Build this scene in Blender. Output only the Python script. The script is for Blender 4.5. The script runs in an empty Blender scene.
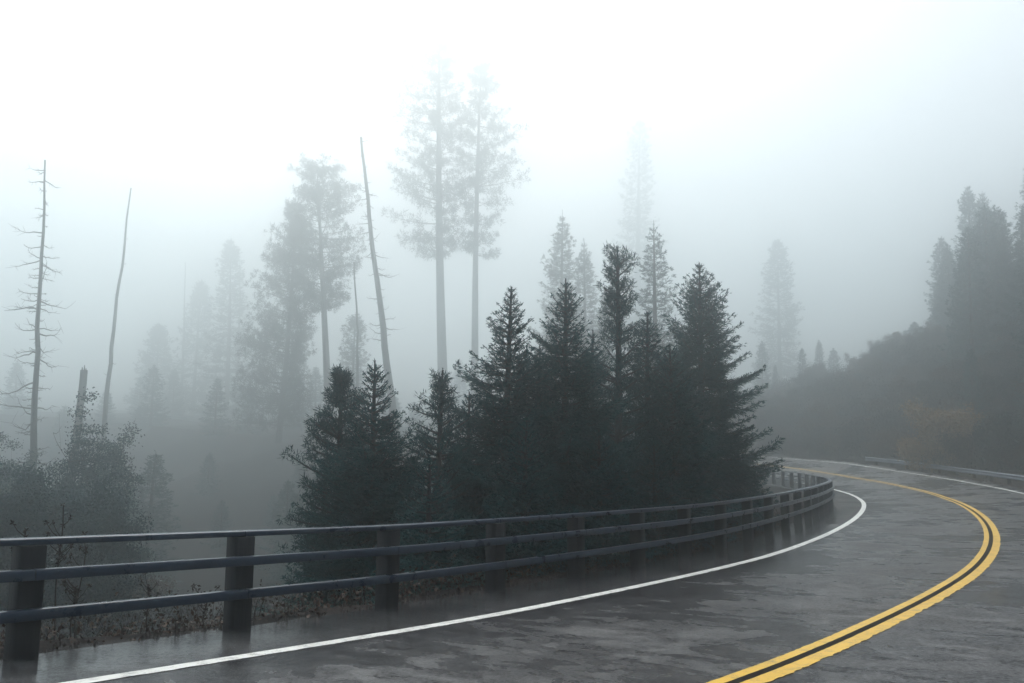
import bpy, math, random
import numpy as np
from mathutils import Matrix, Vector

sc = bpy.context.scene
C = sc.collection
PI = math.pi
rng = np.random.default_rng(7)
random.seed(7)

# ------------------------------------------------------------------ camera
F_PX, PITCH, ROLL, EYE = 830.02, 0.11041, -0.01361, 1.76745
IW, IH = 1024, 683
cp, sp_ = math.cos(PITCH), math.sin(PITCH)
cr, sr = math.cos(ROLL), math.sin(ROLL)
AX, AV, AD = Vector((1, 0, 0)), Vector((0, -sp_, cp)), Vector((0, cp, sp_))
RIGHT, UP = cr * AX - sr * AV, sr * AX + cr * AV


def at(px, py, Y):
    """world point seen at pixel px,py at forward distance Y"""
    d = RIGHT * ((px - IW / 2) / F_PX) + UP * ((IH / 2 - py) / F_PX) + AD
    return Vector((0, 0, EYE)) + d * (Y / d.y)


cam = bpy.data.objects.new('camera', bpy.data.cameras.new('camera'))
C.objects.link(cam)
cam.data.sensor_width = 36
cam.data.lens = F_PX / IW * 36
cam.data.clip_start = 0.05
cam.data.clip_end = 3000
m = Matrix((RIGHT, UP, -AD)).transposed().to_4x4()
m.translation = (0, 0, EYE)
cam.matrix_world = m
sc.camera = cam

# ------------------------------------------------------------------ helpers


class MB:
    """collects faces, builds one mesh object"""

    def __init__(s):
        s.v, s.f, s.n = [], {3: [], 4: []}, 0

    def add(s, v, f):
        v = np.asarray(v, float).reshape(-1, 3)
        f = np.asarray(f, np.int64)
        s.v.append(v)
        s.f[f.shape[1]].append(f + s.n)
        s.n += len(v)
        return s

    def tris(s, v):
        v = np.asarray(v, float).reshape(-1, 3)
        return s.add(v, np.arange(len(v)).reshape(-1, 3))

    def quads(s, v):
        v = np.asarray(v, float).reshape(-1, 3)
        return s.add(v, np.arange(len(v)).reshape(-1, 4))

    def mesh(s, name, mat, smooth=False):
        me = bpy.data.meshes.new(name)
        V = np.concatenate(s.v)
        me.vertices.add(len(V))
        me.vertices.foreach_set('co', V.astype(np.float32).ravel())
        loops, tot = [], []
        for k in (3, 4):
            if s.f[k]:
                a = np.concatenate(s.f[k])
                loops.append(a.ravel())
                tot.append(np.full(len(a), k))
        loops = np.concatenate(loops)
        tot = np.concatenate(tot)
        me.loops.add(len(loops))
        me.loops.foreach_set('vertex_index', loops.astype(np.int32))
        me.polygons.add(len(tot))
        me.polygons.foreach_set('loop_start', np.concatenate([[0], np.cumsum(tot)[:-1]]).astype(np.int32))
        me.update(calc_edges=True)
        me.validate()
        if smooth:
            me.polygons.foreach_set('use_smooth', [True] * len(me.polygons))
        me.materials.append(mat)
        return me

    def build(s, name, mat, parent=None, smooth=False, loc=None):
        o = bpy.data.objects.new(name, s.mesh(name, mat, smooth))
        C.objects.link(o)
        if loc is not None:
            o.location = loc
        if parent:
            o.parent = parent
        return o


def tag(o, label=None, cat=None, group=None, kind=None):
    if label: o['label'] = label
    if cat: o['category'] = cat
    if group: o['group'] = group
    if kind: o['kind'] = kind
    return o


def empty(name, loc, label, cat, group=None):
    o = bpy.data.objects.new(name, None)
    C.objects.link(o)
    o.location = loc
    o.empty_display_size = .2
    return tag(o, label, cat, group)


def copy_tree(o, parent=None):
    c = o.copy()
    C.objects.link(c)
    if parent: c.parent = parent
    for ch in [x for x in list(C.objects) if x.parent == o]:
        copy_tree(ch, c)
    return c


def tube(mb, P, R, n=7, cap=True):
    P = np.asarray(P, float)
    R = np.asarray(R, float)
    T = np.gradient(P, axis=0)
    T /= np.linalg.norm(T, axis=1)[:, None] + 1e-9
    up = np.array([0, 0, 1.]) if abs(T[0][2]) < .9 else np.array([1., 0, 0])
    A = np.cross(T, up)
    A /= np.linalg.norm(A, axis=1)[:, None] + 1e-9
    B = np.cross(T, A)
    a = np.arange(n) * 2 * PI / n
    V = P[:, None] + R[:, None, None] * (A[:, None] * np.cos(a)[None, :, None] + B[:, None] * np.sin(a)[None, :, None])
    m_ = len(P)
    i = np.arange(m_ - 1)[:, None] * n
    j = np.arange(n)[None]
    k = (j + 1) % n
    f = np.stack([i + j, i + k, i + n + k, i + n + j], -1).reshape(-1, 4)
    mb.add(V.reshape(-1, 3), f)
    if cap and R[-1] > .02:
        top = V[-1]
        mb.add(np.concatenate([top, P[-1:]]), [(q, (q + 1) % n, n) for q in range(n)])


def box(mb, c, ax, ay, az, hx, hy, hz):
    """box at c with unit axes and half sizes"""
    c, ax, ay, az = (np.asarray(q, float) for q in (c, ax, ay, az))
    V = [c + ax * hx * a + ay * hy * b + az * hz * d for a in (-1, 1) for b in (-1, 1) for d in (-1, 1)]
    mb.add(V, [(0, 1, 3, 2), (4, 6, 7, 5), (0, 4, 5, 1), (2, 3, 7, 6), (0, 2, 6, 4), (1, 5, 7, 3)])


# ------------------------------------------------------------------ materials
class NT:
    def __init__(s, name):
        s.m = bpy.data.materials.new(name)
        s.m.use_nodes = True
        s.t = s.m.node_tree
        s.b = s.t.nodes['Principled BSDF']
        s.out = s.t.nodes['Material Output']

    def n(s, kind, **kw):
        nd = s.t.nodes.new(kind)
        for k, v in kw.items():
            if k in nd.inputs: nd.inputs[k].default_value = v
            else: setattr(nd, k, v)
        return nd

    def l(s, a, b): s.t.links.new(a, b)

    def noise(s, scale, detail=4, rough=.55, vec=None, dist=0):
        nd = s.n('ShaderNodeTexNoise')
        nd.inputs['Scale'].default_value = scale
        nd.inputs['Detail'].default_value = detail
        nd.inputs['Roughness'].default_value = rough
        nd.inputs['Distortion'].default_value = dist
        if vec: s.l(vec, nd.inputs['Vector'])
        return nd.outputs['Fac']

    def ramp(s, fac, stops, interp='LINEAR'):
        nd = s.n('ShaderNodeValToRGB')
        nd.color_ramp.interpolation = interp
        el = nd.color_ramp.elements
        while len(el) < len(stops): el.new(.5)
        for e, (p, c) in zip(el, stops):
            e.position = p
            e.color = (*c, 1) if len(c) == 3 else c
        s.l(fac, nd.inputs['Fac'])
        return nd.outputs['Color']

    def rng(s, fac, a, b, c, d):
        nd = s.n('ShaderNodeMapRange')
        for i, v in zip((1, 2, 3, 4), (a, b, c, d)): nd.inputs[i].default_value = v
        s.l(fac, nd.inputs[0])
        return nd.outputs[0]

    def mix(s, fac, a, b, mode='MIX'):
        nd = s.n('ShaderNodeMix', data_type='RGBA', blend_type=mode)
        for k, v in ((0, fac), (6, a), (7, b)):
            if hasattr(v, 'links'): s.l(v, nd.inputs[k])
            else: nd.inputs[k].default_value = (*v, 1) if isinstance(v, tuple) else v
        return nd.outputs[2]

    def math(s, op, a, b):
        nd = s.n('ShaderNodeMath', operation=op)
        for k, v in ((0, a), (1, b)):
            if hasattr(v, 'links'): s.l(v, nd.inputs[k])
            else: nd.inputs[k].default_value = v
        return nd.outputs[0]

    def bump(s, h, strength, dist=.01, norm=None):
        nd = s.n('ShaderNodeBump')
        nd.inputs['Strength'].default_value = strength
        nd.inputs['Distance'].default_value = dist
        s.l(h, nd.inputs['Height'])
        if norm: s.l(norm, nd.inputs['Normal'])
        return nd.outputs['Normal']

    def set(s, **kw):
        for k, v in kw.items():
            k = k.replace('_', ' ')
            if hasattr(v, 'links'): s.l(v, s.b.inputs[k])
            else: s.b.inputs[k].default_value = (*v, 1) if isinstance(v, tuple) else v
        return s.m


def obj_co(t):
    return t.n('ShaderNodeTexCoord').outputs['Object']


def mat_leaf(name, c1, c2, trans=.15):
    t = NT(name)
    g = t.n('ShaderNodeNewGeometry')
    co = obj_co(t)
    big = t.noise(.7, 3, .6, co)
    f = t.math('ADD', t.math('MULTIPLY', g.outputs['Random Per Island'], .55), t.math('MULTIPLY', big, .6))
    col = t.ramp(f, [(.2, c1), (.85, c2)])
    t.set(Base_Color=col, Roughness=.6, Specular_IOR_Level=.18)
    tr = t.n('ShaderNodeBsdfTranslucent')
    t.l(col, tr.inputs['Color'])
    mx = t.n('ShaderNodeMixShader')
    mx.inputs[0].default_value = trans
    t.l(t.b.outputs[0], mx.inputs[1])
    t.l(tr.outputs[0], mx.inputs[2])
    t.l(mx.outputs[0], t.out.inputs['Surface'])
    return t.m


def mat_bark(name, c1, c2, rough=.8):
    t = NT(name)
    co = obj_co(t)
    mp = t.n('ShaderNodeMapping')
    mp.inputs['Scale'].default_value = (6, 6, 1.2)
    t.l(co, mp.inputs['Vector'])
    f = t.noise(1.5, 6, .65, mp.outputs[0])
    return t.set(Base_Color=t.ramp(f, [(.3, c1), (.7, c2)]), Roughness=rough, Normal=t.bump(f, .8, .03))


M_NEEDLE = mat_leaf('fir_needles', (.004, .036, .044), (.010, .085, .088))
M_NEEDLE2 = mat_leaf('pine_needles', (.006, .036, .044), (.014, .075, .078))
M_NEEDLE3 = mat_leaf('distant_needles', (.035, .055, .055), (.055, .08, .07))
M_LEAF = mat_leaf('oak_leaves', (.010, .036, .044), (.020, .062, .066))
M_GOLD = mat_leaf('yellowed_leaves', (.14, .10, .05), (.32, .20, .09))
M_BRUSHL = mat_leaf('brush_leaves', (.014, .010, .010), (.065, .036, .020))
M_SHRUBL = mat_leaf('shrub_leaves', (.008, .020, .025), (.022, .034, .036))
M_BARK = mat_bark('bark', (.016, .015, .017), (.045, .042, .044))
M_SNAG = mat_bark('weathered_wood', (.022, .022, .024), (.065, .062, .062))
M_STEM = mat_bark('dead_stem', (.015, .012, .012), (.05, .035, .03))

# asphalt ---------------------------------------------------------------


def mat_asphalt():
    t = NT('wet_asphalt')
    co = obj_co(t)
    uv = t.n('ShaderNodeUVMap', uv_map='road').outputs[0]
    fine = t.noise(95, 3, .7, co)
    mid = t.noise(18, 4, .6, co)
    # brushed streaks running across and along the lanes
    m1 = t.n('ShaderNodeMapping')
    m1.inputs['Scale'].default_value = (1.5, .8, 1)
    m1.inputs['Rotation'].default_value = (0, 0, .5)
    t.l(uv, m1.inputs['Vector'])
    streak = t.noise(2.2, 6, .68, m1.outputs[0], .6)
    patch = t.noise(.33, 4, .6, co, .4)
    m2 = t.n('ShaderNodeMapping')
    m2.inputs['Scale'].default_value = (.06, 1.1, 1)
    t.l(uv, m2.inputs['Vector'])
    lane = t.noise(1.0, 2, .5, m2.outputs[0])
    f = t.math('ADD', t.math('MULTIPLY', streak, .5), t.math('ADD', t.math('MULTIPLY', patch, .3), t.math('MULTIPLY', lane, .2)))
    base = t.ramp(f, [(.38, (.012, .012, .016)), (.5, (.030, .031, .037)), (.62, (.12, .122, .128))])
    grit = t.noise(34, 3, .7, co)
    base = t.mix(t.rng(grit, .50, .68, 0, .5), base, (.15, .15, .15))
    base = t.mix(t.rng(grit, .48, .34, 0, .6), base, (.010, .010, .013))
    base = t.mix(t.rng(fine, .50, .70, 0, .6), base, (.19, .19, .185))
    base = t.mix(t.rng(fine, .50, .34, 0, .7), base, (.012, .012, .014))
    # cracks sealed with tar
    vor = t.n('ShaderNodeTexVoronoi', feature='DISTANCE_TO_EDGE')
    vor.inputs['Scale'].default_value = .22
    ds = t.n('ShaderNodeTexNoise')
    ds.inputs['Scale'].default_value = 1.3
    t.l(co, ds.inputs['Vector'])
    vm = t.n('ShaderNodeVectorMath', operation='MULTIPLY_ADD')
    t.l(ds.outputs['Color'], vm.inputs[0])
    vm.inputs[1].default_value = (1.2, 1.2, 1.2)
    t.l(co, vm.inputs[2])
    t.l(vm.outputs[0], vor.inputs['Vector'])
    crack = t.rng(vor.outputs['Distance'], 0, .006, .55, 0)
    base = t.mix(crack, base, (.018, .018, .02))
    wet = t.math('ADD', t.math('MULTIPLY', patch, .6), t.math('MULTIPLY', streak, .4))
    rough = t.rng(wet, .42, .57, .13, .52)
    sx = t.n('ShaderNodeSeparateXYZ')
    t.l(uv, sx.inputs[0])
    low = t.rng(t.math('ADD', sx.outputs[1], t.math('MULTIPLY', patch, 2.)), 0., 2.6, .14, 1)
    rough = t.math('MULTIPLY', rough, low)
    nb = t.bump(mid, .18, .010)
    nb = t.bump(grit, .6, .006, nb)
    nb.node.inputs['Strength'].default_value = .6
    t.l(t.rng(low, .25, 1, .08, .7), nb.node.inputs['Strength'])
    nb = t.bump(fine, .7, .005, nb)
    t.l(t.rng(low, .25, 1, .08, .8), nb.node.inputs['Strength'])
    return t.set(Base_Color=base, Roughness=rough, Normal=nb, Specular_IOR_Level=t.rng(t.math('ADD', t.math('MULTIPLY', mid, .4), t.math('ADD', t.math('MULTIPLY', grit, .3), t.math('MULTIPLY', streak, .3))), .42, .60, .03, .62), IOR=1.36)


def mat_paint(name, col, worn, lo, hi):
    t = NT(name)
    co = obj_co(t)
    a = t.noise(7, 6, .7, co)
    b = t.noise(60, 3, .7, co)
    f = t.math('ADD', t.math('MULTIPLY', a, .6), t.math('MULTIPLY', b, .4))
    k = t.rng(f, lo, hi, 0, 1)
    dirt = t.noise(1.1, 4, .6, co)
    c = t.mix(t.rng(dirt, .35, .7, .0, .35), col, tuple(x * .62 for x in col))
    c = t.mix(k, c, worn)
    return t.set(Base_Color=c, Roughness=.42, Normal=t.bump(b, .4, .006))


M_ASPHALT = mat_asphalt()
M_WHITE = mat_paint('white_road_paint', (.82, .83, .80), (.20, .20, .20), .50, .66)
M_YELLOW = mat_paint('yellow_road_paint', (.76, .46, .035), (.20, .14, .07), .50, .68)
M_BLACKP = mat_paint('black_road_paint', (.006, .006, .007), (.015, .015, .015), .5, .7)
M_BLACKP.node_tree.nodes['Principled BSDF'].inputs['Specular IOR Level'].default_value = .08
M_BLACKP.node_tree.nodes['Principled BSDF'].inputs['Roughness'].default_value = .8


def mat_rail():
    t = NT('wet_painted_rail')
    co = obj_co(t)
    f = t.noise(4, 6, .7, co)
    g = t.noise(40, 3, .6, co)
    c = t.ramp(f, [(.3, (.008, .018, .036)), (.55, (.016, .032, .060)), (.75, (.040, .058, .09))])
    c = t.mix(t.rng(g, .6, .75, 0, .6), c, (.03, .024, .022))
    return t.set(Base_Color=c, Roughness=t.rng(f, .3, .7, .25, .34), Normal=t.bump(g, .12, .003), Specular_IOR_Level=.42)


def mat_post():
    t = NT('wet_dark_timber')
    co = obj_co(t)
    mp = t.n('ShaderNodeMapping')
    mp.inputs['Scale'].default_value = (14, 14, 1.2)
    t.l(co, mp.inputs['Vector'])
    f = t.noise(2, 6, .7, mp.outputs[0])
    c = t.ramp(f, [(.3, (.003, .004, .006)), (.7, (.012, .012, .016))])
    return t.set(Base_Color=c, Roughness=.6, Specular_IOR_Level=.25, Normal=t.bump(f, .7, .01))


def mat_galv():
    t = NT('galvanised_steel')
    f = t.noise(9, 5, .6, obj_co(t))
    return t.set(Base_Color=t.ramp(f, [(.3, (.10, .12, .16)), (.7, (.22, .25, .30))]), Metallic=.4, Roughness=.4)


M_RAIL, M_POST, M_GALV = mat_rail(), mat_post(), mat_galv()


def mat_ground():
    t = NT('forest_floor')
    co = obj_co(t)
    a = t.noise(.5, 5, .6, co)
    b = t.noise(9, 6, .75, co)
    f = t.math('ADD', t.math('MULTIPLY', a, .5), t.math('MULTIPLY', b, .5))
    c = t.ramp(f, [(.34, (.005, .007, .009)), (.5, (.016, .014, .014)), (.66, (.040, .028, .022))])
    return t.set(Base_Color=c, Roughness=.95, Specular_IOR_Level=.08, Normal=t.bump(b, .9, .08))


M_GROUND = mat_ground()

# ------------------------------------------------------------------ road curve
X0, Y0, PHI = -3.55913, 5.80631, .84506
W1, W2 = 3.60424, 3.58552
DR, HR = 1.31396, .9648
kn = np.linspace(-4, 67, 9)
KAP = [.00058, .00745, .01499, .00886, .00719, .01189, .01994, .01947, .01215]
ZZ = [.14282, -.28561, -.55085, -.7202, -.90966, -1.14004, -1.29363, -1.35207, -1.259]
BB = [.07081, .05526, .04661, .04046, .0442, .06042, .08365, .11166, .1428]
DS = .25
S = np.arange(-45, 150, DS)


def ext(vals, pre, post):
    xs = np.concatenate([[p[0] for p in pre], kn, [p[0] for p in post]])
    ys = np.concatenate([[p[1] for p in pre], vals, [p[1] for p in post]])
    v = np.interp(S, xs, ys)
    k = np.hanning(19)
    k /= k.sum()
    vp = np.pad(v, 9, mode='edge')
    return np.convolve(vp, k, 'valid')


kap = ext(KAP, [(-45, .0)], [(80, .014), (150, .014)])
zc = ext(ZZ, [(-45, .9), (-14, .42)], [(80, -1.0), (150, 1.0)])
bc = ext(BB, [(-45, .07)], [(80, .12), (100, .06)])
i0 = int(np.argmin(abs(S)))
ph = np.cumsum(kap) * DS
ph = PHI + ph - ph[i0]
cx = np.cumsum(np.cos(ph)) * DS
cy = np.cumsum(np.sin(ph)) * DS
cx += X0 - cx[i0]
cy += Y0 - cy[i0]
nx, ny = np.sin(ph), -np.cos(ph)


def road_pt(s, off, up=0.):
    s = np.asarray(s, float)
    f = lambda a: np.interp(s, S, a)
    return np.stack([f(cx) + f(nx) * off, f(cy) + f(ny) * off, f(zc) + f(bc) * off + up], -1)


PAVE_L = -1.72                     # pavement edge just behind the railing posts
PAVE_R = W1 + W2 + .75


def nearest(x, y):
    """arclength and signed offset from the inner white line"""
    x, y = np.ravel(x), np.ravel(y)
    s_, o_ = np.empty(len(x)), np.empty(len(x))
    sub = slice(None, None, 4)
    for a in range(0, len(x), 4000):
        dx = x[a:a + 4000, None] - cx[None, sub]
        dy = y[a:a + 4000, None] - cy[None, sub]
        j = (dx * dx + dy * dy).argmin(1) * 4
        # refine
        tx, ty = np.cos(ph[j]), np.sin(ph[j])
        ddx, ddy = x[a:a + 4000] - cx[j], y[a:a + 4000] - cy[j]
        t = np.clip(ddx * tx + ddy * ty, -1, 1)
        s_[a:a + 4000] = S[j] + t
        o = ddx * nx[j] + ddy * ny[j]
        far = np.hypot(ddx, ddy)
        o = np.where(far > abs(o) * 1.2 + 1, np.sign(o) * far, o)
        o_[a:a + 4000] = o
    return s_, o_


def vnoise(x, y, scale, seed):
    """smooth value noise"""
    r = np.random.default_rng(seed).random((64, 64))
    u, v = x / scale + 100.3, y / scale + 57.7
    iu, iv = np.floor(u).astype(int), np.floor(v).astype(int)
    fu, fv = u - iu, v - iv
    fu, fv = fu * fu * (3 - 2 * fu), fv * fv * (3 - 2 * fv)
    g = lambda a, b: r[a % 64, b % 64]
    return ((g(iu, iv) * (1 - fu) + g(iu + 1, iv) * fu) * (1 - fv) + (g(iu, iv + 1) * (1 - fu) + g(iu + 1, iv + 1) * fu) * fv) * 2 - 1


def sstep(x, a, b):
    t = np.clip((x - a) / (b - a), 0, 1)
    return t * t * (3 - 2 * t)


def hgt(x, y):
    x = np.ravel(np.asarray(x, float))
    y = np.ravel(np.asarray(y, float))
    s, o = nearest(x, y)
    z0 = np.interp(s, S, zc)
    b = np.interp(s, S, bc)
    n1 = vnoise(x, y, 3.1, 1) * .5 + vnoise(x, y, 1.2, 2) * .2 + vnoise(x, y, 11, 3) * 1.6
    n0 = vnoise(x, y, .7, 5) * .035 + vnoise(x, y, .33, 6) * .02
    zr = z0 + b * np.clip(o, PAVE_L, PAVE_R)
    # under the pavement
    z = zr - .10
    # ravine inside the bend
    d = np.maximum(PAVE_L - o, 0)
    drop = 13.0 * (1 - np.exp(-np.maximum(d - .3, 0) * .42 / 13.0)) + sstep(d, 22, 160) * 26 + sstep(d, 160, 400) * 14
    zi = zr - .02 + n0 * sstep(d, 0, .3) - drop + n1 * sstep(d, .8, 7) * .6
    # outer side: leaf strewn verge, ditch, then the hillside
    e = np.maximum(o - PAVE_R, 0)
    side = .2 + .8 * sstep(x, 8, 38)
    hill = .62 * np.maximum(e - 3.2, 0) * side
    hill = 48 * (1 - np.exp(-hill / 48)) * (1 - .65 * sstep(y, 85, 150))
    zo = zr - .02 + n0 * sstep(e, 0, .4) - .30 * sstep(e, 0, 3.2) + hill + n1 * sstep(e, 3, 9) * .7
    return np.where(o < PAVE_L, zi, np.where(o > PAVE_R, zo, z))


def h1(x, y): return float(hgt(x, y)[0])


# ------------------------------------------------------------------ ground
def axis(c, fine_a, fine_b, step, far):
    a = list(np.arange(fine_a, fine_b, step))
    st, v = step, fine_b
    while v < far:
        a.append(v)
        st *= 1.12
        v += st
    a.append(far)
    st, v = step, fine_a
    while v > -far:
        st *= 1.12
        v -= st
        a.append(max(v, -far))
    return np.unique(np.array(a))


gx = axis(0, -14, 30, .30, 420)
gy = axis(0, 1, 46, .30, 420)
GX, GY = np.meshgrid(gx, gy)
GZ = hgt(GX, GY)
g = MB()
nxg = len(gx)
ii, jj = np.meshgrid(np.arange(len(gx) - 1), np.arange(len(gy) - 1))
k0 = (jj * nxg + ii).ravel()
g.add(np.stack([GX.ravel(), GY.ravel(), GZ], -1), np.stack([k0, k0 + 1, k0 + nxg + 1, k0 + nxg], -1))
tag(g.build('ground', M_GROUND, smooth=True), kind='structure')

# ------------------------------------------------------------------ road surface
ss = np.concatenate([np.arange(-32, -6, .8), np.arange(-6, 60, .2), np.arange(60, 120, .8)])


def strip(ss, offs, ups):
    """grid along the road; offs/ups may be arrays per station"""
    P = []
    for o, u in zip(offs, ups):
        P.append(road_pt(ss, o, u))
    P = np.stack(P, 1)
    m_, n_ = P.shape[:2]
    i = np.arange(m_ - 1)[:, None] * n_
    j = np.arange(n_ - 1)[None]
    f = np.stack([i + j + 1, i + j, i + n_ + j, i + n_ + j + 1], -1).reshape(-1, 4)
    return P.reshape(-1, 3), f


edgeL = PAVE_L + .05 * vnoise(ss, ss * 0, .5, 11) + .07 * vnoise(ss, ss * 0, 1.9, 12)
edgeR = PAVE_R + .05 * vnoise(ss, ss * 0, .5, 13) + .08 * vnoise(ss, ss * 0, 1.9, 14)
cols = [(edgeL - .03, -.14), (edgeL, -.012)] + [(np.full(len(ss), o), 0) for o in np.linspace(PAVE_L + .25, PAVE_R - .25, 9)] + [(edgeR, -.012), (edgeR + .03, -.14)]
v, f = strip(ss, [c[0] for c in cols], [c[1] for c in cols])
rb = MB().add(v, f)
ro = rb.build('road', M_ASPHALT, smooth=True)
tag(ro, kind='structure')
uvl = ro.data.uv_layers.new(name='road')
li = np.empty(len(ro.data.loops), np.int32)
ro.data.loops.foreach_get('vertex_index', li)
U = np.repeat(ss, len(cols))
Vv = np.stack([np.broadcast_to(c[0], len(ss)) for c in cols], 1).ravel()
uvl.data.foreach_set('uv', np.stack([U[li], Vv[li]], -1).astype(np.float32).ravel())


def line(name, o0, o1, mat, up, rag0, rag1, s0=-5, s1=100, seed=1):
    st = np.concatenate([np.arange(s0, 9, .03), np.arange(9, 40, .12), np.arange(40, s1, .5)])
    r = np.random.default_rng(seed)
    near = np.clip(1 - (st - 8) / 30, .1, 1)
    j = lambda a: a * (vnoise(st, st * 0 + seed, .07, seed) * .55 + vnoise(st, st * 0, .23, seed + 50) * .3 + (r.random(len(st)) - .5) * .4) * near
    v, f = strip(st, [o0 + j(rag0), np.full(len(st), (o0 + o1) / 2), o1 + j(rag1)], [up] * 3)
    return tag(MB().add(v, f).build(name, mat), kind='structure')


line('inner_edge_line', -.085, .085, M_WHITE, .005, .006, .022, seed=3)
line('outer_edge_line', W1 + W2 - .07, W1 + W2 + .07, M_WHITE, .005, .010, .010, seed=5)
line('centre_line_yellow', W1 - .145, W1 - .042, M_YELLOW, .0055, .008, .004, seed=7)
line('centre_line_yellow', W1 + .042, W1 + .185, M_YELLOW, .0055, .005, .026, seed=9)
line('centre_line_black', W1 - .060, W1 + .060, M_BLACKP, .0030, .004, .004, seed=11)

# ------------------------------------------------------------------ inner railing
ra = road_pt(S, -DR)
RL = np.concatenate([[0], np.cumsum(np.linalg.norm(np.diff(ra[:, :2], axis=0), axis=1))])
RL -= RL[i0]


def rail_s(L): return np.interp(L, RL, S)


SPC, S1 = 2.01125, .71485
base = road_pt(rail_s(S1), -DR)
root = empty('railing', tuple(base), 'dark three-rail timber railing along the inside edge of the bend', 'railing')
bl = Vector(base)


def local(P): return np.asarray(P) - np.array(base)


def sweep(mb, La, Lb, off, zc_, hw, hh, bev=.004, step=.25):
    """rounded rectangular member along the rail curve; off = offset from rail line, zc_= centre height"""
    L = np.linspace(La, Lb, max(2, int(abs(Lb - La) / step) + 1))
    s = rail_s(L)
    prof = [(-hw + bev, -hh), (hw - bev, -hh), (hw, -hh + bev), (hw, hh - bev), (hw - bev, hh), (-hw + bev, hh), (-hw, hh - bev), (-hw, -hh + bev)]
    P = np.stack([road_pt(s, -DR + off + a, zc_ + b - np.interp(s, S, bc) * (off + a)) for a, b in prof], 1)
    P = local(P)
    n = len(prof)
    i = np.arange(len(L) - 1)[:, None] * n
    j = np.arange(n)[None]
    k = (j + 1) % n
    mb.add(P.reshape(-1, 3), np.stack([i + j, i + n + j, i + n + k, i + k], -1).reshape(-1, 4))
    for e in (0, len(L) - 1):
        q = P[e]
        fs = [(0, 1, 2, 3), (0, 3, 4, 7), (4, 5, 6, 7)]
        mb.add(q, [t_ if e == 0 else t_[::-1] for t_ in fs])


N0, N1 = -5, 37
for k in range(N0, N1):
    L = S1 + SPC * k
    s = rail_s(L)
    p = local(road_pt(s, -DR - .03))
    ang = np.interp(s, S, ph)
    tx, ty = np.array([math.cos(ang), math.sin(ang), 0]), np.array([math.sin(ang), -math.cos(ang), 0])
    lean = rng.normal(0, .006, 2)
    az = np.array([lean[0], lean[1], 1.])
    mb = MB()
    h = HR - .027
    hw = .105
    b_ = .012
    prof = [(-hw + b_, -hw), (hw - b_, -hw), (hw, -hw + b_), (hw, hw - b_), (hw - b_, hw), (-hw + b_, hw), (-hw, hw - b_), (-hw, -hw + b_)]
    R = []
    for z in (-.35, h - .012, h):
        sc_ = 1 if z < h else .93
        R.append([p + tx * a * sc_ + ty * c * sc_ + az * z for a, c in prof])
    R = np.array(R)
    i = np.arange(2)[:, None] * 8
    j = np.arange(8)[None]
    kk = (j + 1) % 8
    mb.add(R.reshape(-1, 3), np.stack([i + j, i + kk, i + 8 + kk, i + 8 + j], -1).reshape(-1, 4))
    mb.add(R[-1], [(0, 1, 2, 3), (0, 3, 4, 7), (4, 5, 6, 7)])
    po = mb.build('post', M_POST, root)
    # bolts through the two lower rails
    for hz in (HR * .73, HR * .3926):
        bm_ = MB()
        c = p + ty * .150 + az * hz
        tube(bm_, [c, c + ty * .022], [.016, .014], 6)
        bm_.build('bolt', M_GALV, po)

HM, HL = HR * .7303, HR * .3926
for k in range(N0, N1 - 2, 2):
    a, b = S1 + SPC * k + .004, S1 + SPC * (k + 2) - .004
    mb = MB(); sweep(mb, a, b, -.03, HR, .075, .026); mb.build('top_rail', M_RAIL, root)
for hz, sh in ((HM, 1), (HL, 0)):
    for k in range(N0 + sh, N1 - 2, 2):
        a, b = S1 + SPC * k + .004, S1 + SPC * (k + 2) - .004
        mb = MB(); sweep(mb, a, b, .118, hz, .042, .044); mb.build('rail', M_RAIL, root)

# ------------------------------------------------------------------ outer steel guardrail
GO = W1 + W2 + 3.05
GH = .62
g0 = np.array(road_pt(22., GO))
g0[2] = h1(g0[0], g0[1])
groot = empty('steel_guardrail', tuple(g0), 'galvanised steel guardrail below the hillside on the outside of the bend', 'guardrail')
gs = np.arange(2, 69, .5)
gp = road_pt(gs, GO)
gz = hgt(gp[:, 0], gp[:, 1])
gz = np.convolve(np.pad(gz, 6, mode='edge'), np.ones(13) / 13, 'valid')
prof = [(0, -.155), (.03, -.15), (.075, -.10), (.075, -.06), (.0, -.02), (0, .02), (.075, .06), (.075, .10), (.03, .15), (0, .155)]
P = []
for a, b in prof:
    q = road_pt(gs, GO - a)
    q[:, 2] = gz + GH - .155 + b
    P.append(q)
P = np.stack(P, 1) - g0
n_ = len(prof)
i = np.arange(len(gs) - 1)[:, None] * n_
j = np.arange(n_ - 1)[None]
mb = MB().add(P.reshape(-1, 3), np.stack([i + j, i + j + 1, i + n_ + j + 1, i + n_ + j], -1).reshape(-1, 4))
Pb = P + np.array([0, 0, 0.])
bo = mb.build('beam', M_GALV, groot, smooth=False)
sol = bo.modifiers.new('solid', 'SOLIDIFY'); sol.thickness = .006
for s in np.arange(2.5, 68.6, 1.905):
    q = road_pt(s, GO + .11)
    zz = h1(q[0], q[1])
    ang = np.interp(s, S, ph)
    tx, ty = np.array([math.cos(ang), math.sin(ang), 0]), np.array([math.sin(ang), -math.cos(ang), 0])
    top = np.interp(s, gs, gz) + GH + .02
    mb = MB()
    c = np.array([q[0], q[1], (zz - .3 + top) / 2]) - g0
    box(mb, c, tx, ty, (0, 0, 1), .075, .1, (top - zz + .3) / 2)
    mb.build('post', M_POST, groot)

# ------------------------------------------------------------------ foliage generators


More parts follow.
